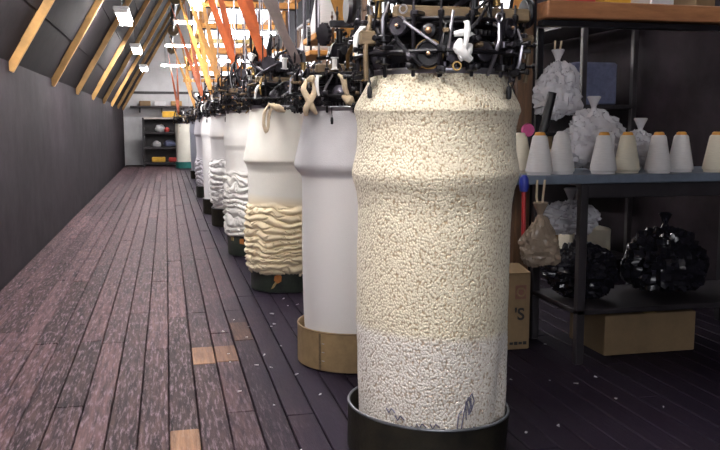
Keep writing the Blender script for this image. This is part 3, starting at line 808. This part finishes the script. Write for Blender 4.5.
def patch(t, az, r_, z, pts, m, name='label_patch'):
    v = []; n = len(pts)
    for k in (0, .003):
        for (u, q) in pts: aa = az + u / r_; v.append(((r_ + k) * math.cos(aa), (r_ + k) * math.sin(aa), z + q))
    mb = MB().add(v, [tuple(range(n, 2 * n)), tuple(range(n - 1, -1, -1))] + [(j, (j + 1) % n, n + (j + 1) % n, n + j) for j in range(n)])
    return build(mb, name, m, t, smooth=False)
patch(t2, math.radians(-112), .250, .085, [(-.025, .0), (0, -.02), (.025, -.005), (.028, .03), (.01, .045), (-.02, .03)], 'patch')
patch(t2, math.radians(-116), .249, .045, [(-.03, -.02), (-.01, -.01), (.02, .035), (.012, .045), (-.012, .015)], 'patch_tan')
t3 = tub(3, .19, .250, .246, 'tubgreen', 'dark green tub with a small orange mark under the crumpled white tube', 'tubgreen')
patch(t3, math.radians(-150), .250, .15, [(-.02, -.02), (.02, -.02), (.02, .015), (-.02, .02)], 'patch_tan')
patch(t3, math.radians(-125), .250, .13, [(-.02, -.02), (.02, -.025), (.02, .025), (-.02, .02)], 'patch')
tub(4, .2, .262, .258, 'tubblack', 'black tub under the shorter crumpled white tube')
tub(5, .19, .262, .258, 'tubblack', 'black tub under the straight white tube')
tub(6, .17, .262, .258, 'tubgreen', 'dark green tub under the small lavender-white tube', 'tubgreen')
tub(7, .17, .25, .245, 'tubblack', 'black tub under the dull blue-grey tube')
tub(8, .16, .235, .23, 'tubteal', 'teal green tub under the ivory tube by the far rack', 'tubteal')

# ------------------------------------------------------------------ beige rags tied to the machines
def rag(label, origin, chains):
    t = thing('rag', label, 'rag', origin)
    for pts, rad in chains:
        # rounded chain
        P = []; R_ = []
        for j in range(len(pts) - 1):
            for q in range(4):
                u = q / 4; P.append(tuple(pts[j][c] + (pts[j + 1][c] - pts[j][c]) * u for c in range(3))); R_.append(rad[j] + (rad[j + 1] - rad[j]) * u)
        P.append(pts[-1]); R_.append(rad[-1])
        P2 = [P[0]] + [tuple((P[j - 1][c] + 2 * P[j][c] + P[j + 1][c]) / 4 for c in range(3)) for j in range(1, len(P) - 1)] + [P[-1]]
        mb = MB().tube(P2, R_, 10)
        build(mb, 'rag_strip', 'rag', t)
    return t
mx, my, mz, R0 = MACH[1]
rag('beige rag knotted in a crossed loop on the head over the grey-topped tube', (mx - .245, my - .17, mz + .02), [
    ([(-.01, 0, .10), (-.03, -.02, .06), (-.01, -.03, .02), (.01, -.03, -.02), (.03, -.01, -.045)], (.008, .013, .015, .014, .008)),
    ([(.02, 0, .095), (.025, -.03, .055), (.0, -.035, .01), (-.02, -.03, -.025), (-.015, -.01, -.05)], (.008, .014, .015, .014, .010)),
    ([(-.005, -.005, .10), (.01, -.03, .108), (.02, 0, .1)], (.010, .015, .010))])
rag('pale rag bundle tied beside the crossed loop', (mx - .115, my - .275, mz + .05), [
    ([(-.02, 0, .09), (.0, -.02, .07), (.005, -.02, .03), (.02, -.015, .0)], (.006, .014, .012, .009)),
    ([(.0, .0, -.0), (.025, -.02, -.02), (.045, -.01, -.035)], (.010, .024, .010))])
mx, my, mz, R0 = MACH[2]
rag('brown-beige rag hanging in a long loop over the cream tube', (mx - .12, my - .29, mz - .01), [
    ([(-.02, 0, .03), (-.055, 0, -.03), (-.06, -.005, -.11), (-.045, -.005, -.16), (-.03, -.005, -.12), (-.025, 0, -.04), (.01, 0, .03)], (.006, .010, .011, .011, .010, .011, .008)),
    ([(-.02, 0, .02), (.03, -.02, .0), (.08, -.015, -.02)], (.010, .026, .012))])

mx, my, mz, R0 = MACH[0]
wr = rag('white rag bundle stuffed at the ring of the pebbly tube head', (mx - .012, my - .272, mz + .03), [
    ([(-.03, 0, .07), (.0, -.01, .075), (.03, 0, .065)], (.008, .012, .008)),
    ([(-.01, 0, .055), (-.02, -.01, .03), (.0, -.012, .01), (.02, -.01, -.005)], (.008, .018, .016, .01)),
    ([(.02, 0, .04), (.01, -.01, .015), (-.015, -.008, .0)], (.010, .014, .012))])
for c_ in wr.children: c_.data.materials[0] = M['porcelain']
# ------------------------------------------------------------------ yarn cones and creel boards above and behind the machines
def cone_mesh(m, key, h=.19, rb=.062, rt=.030):
    def fn():
        return MB().lathe([(0, .0), (rb - .008, 0), (rb - .006, .01), (rb, .014), (rb, .02), (rt + .004, h - .02), (rt - .002, h - .012), (rt - .004, h - .012)], 24)
    return shared(key, fn, m)
def tip_mesh(m, h=.19):
    return shared('cone_tip_' + m, lambda: MB().lathe([(.026, h - .03), (.026, h - .012), (.022, h), (.016, h + .003), (0, h + .003)], 16), m)
def cone(x, y, z, label, group, m='cone', tip='tip', s=1.0, rz=0):
    t = thing('yarn_cone', label, 'yarn cone', (x, y, z), rz, group)
    t.scale = (s, s, s)
    link('yarn', cone_mesh(m, 'yarn_' + m), t); link('cone_core', tip_mesh(tip), t)
    return t
def creel(y, x, z, n, label, clabel, w_=.2, m='cone', s=1.0):
    t = thing('creel_board', label, 'creel', (x, y, z))
    L = .17 * n + .08
    build(MB().bbox((0, 0, -.02), (w_, L, .035), .005), 'board', 'orangewood', t, smooth=False)
    for sy in (-1, 1):
        for sx in (-1, 1):
            build(MB().tube([(sx * (w_ / 2 - .012), sy * (L / 2 - .012), -.03), (sx * (w_ / 2 - .012), sy * (L / 2 - .012), GZ - .09 - z)], .008, 7), 'hanger_rod', 'iron_grey', t)
    for q in range(n):
        cone(x, y - L / 2 + .04 + .17 * (q + .5), z - .001, clabel, 'cones on ' + clabel.split(' standing on ')[1], m, 'cone_cream' if q % 2 else 'tip', s)
    return t
creel(4.85, .93, 1.64, 2, 'orange creel board behind the head of the grey-topped tube', 'white yarn cone standing on the creel board behind the grey-topped tube', s=1.35)
creel(6.78, 1.20, 1.70, 4, 'orange creel board behind the head of the yellowish folded tube', 'tall white yarn cone standing on the creel board behind the yellowish folds', m='cone', s=1.35)
creel(8.6, 1.12, 1.62, 4, 'orange creel board behind the head over the orange-marked tub', 'white yarn cone standing on the creel board behind the orange-marked tub', s=1.3)
creel(10.9, 1.05, 1.60, 5, 'orange creel board level with the straight white tube', 'small white yarn cone standing on the creel board by the straight tube', s=1.3)
creel(4.15, 1.30, 1.60, 2, 'orange creel board right behind the head of the pebbly tube', 'cream yarn cone standing on the creel board behind the pebbly tube', m='cone_cream')

# ------------------------------------------------------------------ bench with goods to the right of the first machine
post = thing('timber_post', 'dark brown timber post standing behind the pebbly tube beside the bench', 'post', (1.815, 4.03, 0))
build(MB().bbox((0, 0, 1.30), (.085, .085, 2.6), .006), 'shaft', 'darkpost', post, smooth=False)
build(MB().bbox((0, 0, .04), (.11, .11, .08), .008), 'foot', 'darkpost', post, smooth=False)
build(MB().bbox((.05, 0, 1.30), (.016, .07, 2.4), .003), 'dark_edge', 'iron', post, smooth=False)  # black strip forming the dark right edge of the post
pan = thing('plywood_panel', 'upright brown plywood panel behind the bench', 'panel', (1.672, 4.07, 0))
build(MB().bbox((0, 0, .80), (.16, .02, 1.60), .003), 'board', 'darkpost', pan, smooth=False)
build(MB().bbox((0, -.016, .80), (.16, .012, .05), .003), 'batten', 'darkpost', pan, smooth=False)

BX0, BX1, BY0, BY1, BZ = 1.50, 3.2, 3.38, 3.96, .895
bench = thing('bench', 'blue-grey metal bench carrying yarn cones beside the pebbly tube', 'bench', ((BX0 + BX1) / 2, (BY0 + BY1) / 2, 0))
bx, by = (BX0 + BX1) / 2, (BY0 + BY1) / 2
def bp(c, d, name, m, bev=.004): return build(MB().bbox((c[0] - bx, c[1] - by, c[2]), d, bev), name, m, bench, smooth=False)
bp((bx, by, BZ - .02), (BX1 - BX0, BY1 - BY0, .04), 'top', 'tablemetal')
for xx in (BX0 + .36, BX1 - .05):
    for yy in (BY0 + .05, BY1 - .05): bp((xx, yy, (BZ - .04) / 2), (.04, .04, BZ - .04), 'leg', 'rackblack')
bp(((BX0 + .36 + BX1 - .05) / 2, by, .25), (BX1 - BX0 - .37, BY1 - BY0 - .06, .025), 'lower_shelf', 'rackblack')
bp((bx + .16, BY0 + .05, BZ - .075), (BX1 - BX0 - .41, .03, .07), 'apron', 'rackblack')

cone(1.650, 3.455, BZ, 'white yarn cone with orange tip beside the black leaning cylinder', None)
cone(1.775, 3.49, BZ, 'bluish white yarn cone right of the orange-tipped one on the bench', None, 'cone', 'cone', 1.02)
cone(1.628, 3.62, BZ, 'cream yarn cone on the bench half hidden by the pebbly tube', None, 'cone_cream', 'cone_cream', .98)
for q, (xx, yy, mm) in enumerate(((1.98, 3.47, 'cone'), (2.12, 3.50, 'cone_cream'), (2.26, 3.46, 'cone'), (2.42, 3.52, 'cone'), (2.58, 3.47, 'cone_cream'))):
    cone(xx, yy, BZ, ('white' if mm == 'cone' else 'cream') + ' yarn cone, ' + ('first', 'second', 'third', 'fourth', 'fifth')[q] + ' of the bench front row counting from the winder', 'cones in the bench front row', mm)

wn = thing('bobbin_winder', 'black bobbin winder with leaning cylinder and pink wheel on the bench', 'winder', (1.765, 3.79, BZ))
build(MB().bbox((0, 0, .015), (.14, .12, .03), .006), 'base', 'iron', wn, smooth=False)
build(MB().tube([(-.02, 0, .02), (-.02, 0, .17)], .012, 10), 'stem', 'iron_grey', wn)
build(MB().tube([(0.03, 0, .05), (.105, 0, .385)], .022, 16), 'cylinder', 'iron', wn)
build(MB().bbox((.02, -.01, .18), (.26, .03, .02), .004), 'arm', 'iron', wn, smooth=False)
build(MB().lathe([(0, -.012), (.03, -.012), (.034, 0), (.03, .012), (0, .012)], 20, T(-.035, -.03, .20) @ RX(PI / 2)), 'wheel', 'pink', wn)

def bag_mesh(rx, ry, rz, seed, crink=.16, seg=56, rings=36, neck=.0):
    P = []; Fs = []
    for j in range(rings + 1):
        ph = PI * j / rings
        for i in range(seg):
            a = 2 * PI * i / seg
            d = Vector((math.sin(ph) * math.cos(a), math.sin(ph) * math.sin(a), math.cos(ph)))
            n1 = noise.noise(d * 1.5 + Vector((seed, 0, 0))); n2 = 1 - abs(noise.noise(d * 4 + Vector((0, seed, 0)))) * 2; n3 = 1 - abs(noise.noise(d * 9 + Vector((0, 0, seed)))) * 2
            s_ = 1 + .22 * n1 + crink * (.6 * (n2 - .5) + .35 * (n3 - .5))
            z = d.z
            if z < -.55: z = -.55 - (-.55 - z) * .35
            zz = z * rz * s_
            pr = 1.0
            if neck and d.z > .55: zz += neck * ((d.z - .55) / .45) ** 1.5
            P.append((d.x * rx * s_, d.y * ry * s_, zz))
    for j in range(rings):
        for i in range(seg):
            k = (i + 1) % seg; Fs.append((j * seg + i, (j + 1) * seg + i, (j + 1) * seg + k, j * seg + k))
    mb = MB().add(P, Fs); zmin = min(p[2] for p in P)
    mb.v = [(p[0], p[1], p[2] - zmin) for p in mb.v]
    return mb
def bag(name, rx, ry, rz, seed, m, loc, label, crink=.16, neck=.0, knot=None):
    t = thing(name, label, 'bag', loc)
    mb = bag_mesh(rx, ry, rz, seed, crink, neck=neck); top = max(p[2] for p in mb.v)
    o = build(mb, 'sack', m, t)
    build(MB().lathe([(.02, -.02), (.012, .0), (.02, .02), (.035, .05), (.03, .055), (.0, .03)], 14), 'gathered_neck', m, t, (0, 0, top))
    if knot:
        for s in (-.015, .015):
            build(MB().tube([(s * .4, 0, top), (s, .01, top + knot * .5), (s * 1.2, .0, top + knot)], .005, 6), 'string', 'rag', t)
    return t
bag('plastic_bag', .092, .06, .095, 3.0, 'beigebag', (1.575, 3.275, .50), 'clouded beige plastic bag hanging by strings from the bench', .25, .05, .15)
bag('plastic_bag', .16, .12, .15, 8.0, 'clearbag', (2.06, 3.72, BZ), 'white crumpled plastic bag heaped on the bench behind the winder', .30)
bag('plastic_bag', .11, .10, .10, 21.0, 'clearbag', (2.36, 3.78, BZ), 'clear crumpled plastic bag on the bench beyond the white one', .30)
bag('plastic_bag', .14, .12, .09, 14.0, 'clearbag', (1.95, 3.72, .575), 'shiny clear plastic bag stuffed under the bench top on the black sack', .40)
bag('bin_bag', .17, .15, .14, 31.0, 'blackbag', (1.98, 3.66, .264), 'shiny black bin bag under the bench next to the cardboard box', .30)
bag('bin_bag', .20, .17, .19, 41.0, 'blackbag', (2.46, 3.68, .264), 'black bin bag on the lower shelf at the bench end away from the box', .30)

# shelf over the bench
sh = thing('hanging_shelf', 'brown board shelf on dark brackets above the bench', 'shelf', (2.5, 4.05, 0))
build(MB().bbox((0, 0, 1.70), (1.24, .34, .085), .006), 'board', 'shelfwood', sh, smooth=False)
build(MB().bbox((0, -.10, 1.635), (1.26, .06, .03), .004), 'bearer', 'iron', sh, smooth=False)
for xx in (-.585, .585):
    build(MB().bbox((xx, .0, .81), (.035, .05, 1.62), .004), 'upright', 'iron', sh, smooth=False)
bag('plastic_bag', .13, .11, .15, 52.0, 'clearbag', (2.01, 4.02, 1.14), 'milky plastic bag of cones hung under the brown shelf', .28, .02, .10)
for q, (xx, mm) in enumerate(((2.10, 'red'), (2.30, 'yellow'), (2.55, 'whitegoods'), (2.8, 'card'))):
    tag(build(MB().bbox((0, 0, .045), (.16, .2, .09), .006), 'carton', mm, None, (xx, 4.05, 1.7435), (0, 0, .1 * q)), ('small red carton on the brown shelf', 'small yellow carton on the brown shelf', 'small white carton on the brown shelf', 'small brown carton on the brown shelf')[q], 'carton')

# red rod hung at the bench edge
br = thing('hanging_rod', 'red rod with blue cap hanging from the bench edge', 'rod', (1.535, 3.355, .54))
build(MB().tube([(-.008, -.02, 0), (-.003, .0, .30)], .010, 10), 'rod', 'redpole', br)
build(MB().lathe([(.0, .28), (.017, .29), (.022, .31), (.02, .345), (.012, .36), (0, .362)], 14, T(-.003, .0, 0)), 'cap', 'blue', br)

# cardboard box with printing
bxo = thing('cardboard_box', 'brown cardboard box printed with black lettering below the bench', 'box', (1.555, 3.86, 0))
build(MB().bbox((0, 0, .195), (.385, .28, .385), .004), 'carton_body', 'card', bxo, smooth=False)
for s in (-1, 1):
    build(MB().bbox((0, 0, 0), (.38, .145, .005), .001, Matrix.Rotation(s * -.16, 3, 'X')), 'flap', 'card', bxo, (0, s * .075, .402), smooth=False)
build(MB().bbox((.14, -.1418, .295), (.058, .004, .07), .001), 'logo', 'inkred', bxo, smooth=False)
build(MB().torus(.020, .005, 20, 6, RX(PI / 2)), 'logo_ring', 'card', bxo, (.14, -.144, .295))
def lettering(body, size, loc, parent, m):
    cu = bpy.data.curves.new('txt', 'FONT'); cu.body = body; cu.size = size; cu.extrude = .0012; cu.align_x = 'CENTER'; cu.offset = size * .02
    ob = bpy.data.objects.new('txt', cu); COL.objects.link(ob); bpy.context.view_layer.update()
    me = bpy.data.meshes.new_from_object(ob.evaluated_get(bpy.context.evaluated_depsgraph_get())); bpy.data.objects.remove(ob)
    me.materials.clear(); me.materials.append(M[m])
    o = link('lettering', me, parent, loc, (PI / 2, 0, 0)); return o
lettering("'S", .085, (.135, -.1415, .155), bxo, 'ink')
for q in range(4):
    build(MB().box((.095 + .024 * q, -.1412, .035), (.018, .003, .016 if q % 2 else .012)), 'small_print', 'ink', bxo, smooth=False)
cb = thing('cardboard_box', 'plain flat cardboard box lying on the floor beneath the bench', 'box', (2.3, 3.7, 0))
build(MB().bbox((0, 0, .10), (.5, .36, .20), .004), 'carton_body', 'card', cb, smooth=False)
build(MB().bbox((0, 0, .2015), (.06, .36, .003), .001), 'tape', 'patch_tan', cb, smooth=False)

# tall storage rack against the right wall, deep in shade
for (ry0, lab) in ((6.3, 'dark steel rack of folded goods against the wall behind the bench'),):
    rk = thing('storage_rack', lab, 'rack', (3.1, ry0, 0))
    for xx in (-.2, .2):
        for yy in (-.9, .9): build(MB().bbox((xx, yy, .95), (.04, .04, 1.9), .004), 'upright', 'rackblack', rk, smooth=False)
    for zz in (.15, .7, 1.25, 1.85): build(MB().bbox((0, 0, zz), (.44, 1.84, .03), .004), 'rack_shelf', 'rackblack', rk, smooth=False)
    rr_ = random.Random(int(ry0 * 10))
    for zz in (.165, .715, 1.265):
        yy = -.78
        while yy < .75:
            wd_ = rr_.uniform(.18, .3); hh = rr_.uniform(.12, .34); mm = rr_.choice(('card', 'whitegoods', 'cone_cream', 'glove', 'card_dark'))
            nm = {'card': 'brown', 'whitegoods': 'white', 'cone_cream': 'cream', 'glove': 'blue-grey', 'card_dark': 'dull brown'}[mm]
            tag(build(MB().bbox((0, 0, hh / 2), (.34, wd_ - .03, hh), .012), 'bundle', mm, None, (3.08, ry0 + yy + wd_ / 2, zz)), nm + ' bundle on the ' + {.165: 'lowest', .715: 'middle', 1.265: 'upper'}[zz] + ' board of ' + ('the dark rack behind the bench' if ry0 < 7 else 'the second dark rack along the wall'), 'bundle', nm + ' bundles on rack at the wall' + ('' if ry0 < 7 else ' further on'))
            yy += wd_ + .02

# ------------------------------------------------------------------ far end: racks with goods
fr_ = thing('storage_rack', 'dark rack with red and yellow goods beside the teal tub', 'rack', (-.10, 23.2, 0))
for xx in (-.5, .5):
    for yy in (-.25, .25): build(MB().bbox((xx, yy, .66), (.05, .05, 1.32), .004), 'upright', 'rackblack', fr_, smooth=False)
for zz in (.09, .50, .90, 1.30): build(MB().bbox((0, 0, zz), (1.04, .54, .05), .004), 'rack_shelf', 'rackblack' if zz < 1.2 else 'ceil', fr_, smooth=False)
build(MB().box((0, .26, .68), (1.0, .02, 1.2)), 'back_panel', 'rackblack', fr_, smooth=False)
def lump(name, rx, rz, seed, m, loc, label, cat):
    return tag(build(bag_mesh(rx, rx * .8, rz, seed, .10, 28, 18), name, m, None, loc), label, cat)
lump('bundle', .13, .12, 61, 'whitegoods', (-.16, 23.1, .927), 'white bundle beside the red one on the upper rack board', 'bundle')
lump('bundle', .07, .07, 62, 'red', (.02, 23.02, .927), 'small red bundle on the upper board of the far rack', 'bundle')
lump('bundle', .16, .10, 63, 'glove', (.08, 23.1, .527), 'blue-grey bundle on the middle board of the far rack', 'bundle')
lump('bundle', .12, .09, 64, 'whitegoods', (-.26, 23.1, .527), 'white bundle on the middle board of the far rack', 'bundle')
tag(build(MB().bbox((0, 0, .07), (.36, .3, .14), .02), 'crate', 'yellow', None, (-.22, 23.05, .117)), 'orange-yellow crate on the lowest board of the far rack', 'crate')
tag(build(MB().bbox((0, 0, .06), (.26, .3, .12), .02), 'crate', 'red', None, (.18, 23.05, .117)), 'red crate on the lowest board of the far rack', 'crate')
tag(build(MB().bbox((0, 0, .08), (.5, .3, .16), .01), 'carton', 'yellow', None, (.16, 23.2, 1.327)), 'yellow carton on top of the far rack', 'carton')
us = thing('wall_shelf', 'dark shelf fixed high on the far white wall', 'shelf', (-.1, 23.82, 1.62))
build(MB().bbox((0, 0, 0), (1.7, .30, .05), .004), 'board', 'rackblack', us, smooth=False)
for xx in (-.6, .0, .6): build(MB().bbox((xx, .06, -.09), (.04, .18, .14), .004), 'bracket', 'rackblack', us, smooth=False)
for q, (xx, mm) in enumerate(((-.55, 'card'), (-.15, 'whitegoods'), (.3, 'rafter'))):
    tag(build(MB().bbox((0, 0, .07), (.3, .22, .14), .01), 'carton', mm, None, (xx, 23.8, 1.6455)), ('brown carton on the high far wall shelf', 'white carton on the high far wall shelf', 'golden brown carton on the high far wall shelf')[q], 'carton')
tr = struct(build(MB().box((.2, YF - .012, 2.02), (2.6, .024, .07)), 'trim_1', 'rackblack', smooth=False))

# ------------------------------------------------------------------ lint on the floor
rl = random.Random(11)
lint = MB()
for q in range(70):
    x_ = rl.uniform(.25, 1.9); y_ = rl.uniform(2.6, 5.2); s_ = rl.uniform(.0015, .005)
    if any((x_ - m_[0]) ** 2 + (y_ - m_[1]) ** 2 < .3 ** 2 for m_ in MACH): continue
    lint.tube([(x_, y_, .003), (x_ + rl.uniform(-.008, .008), y_ + rl.uniform(-.008, .008), .004), (x_ + rl.uniform(-.014, .014), y_ + rl.uniform(-.014, .014), .003)], [s_ * .6, s_, s_ * .5], 5)
lo = build(lint, 'lint', 'lint'); lo['kind'] = 'stuff'; tag(lo, 'white lint flecks scattered on the dark floor boards', 'lint')
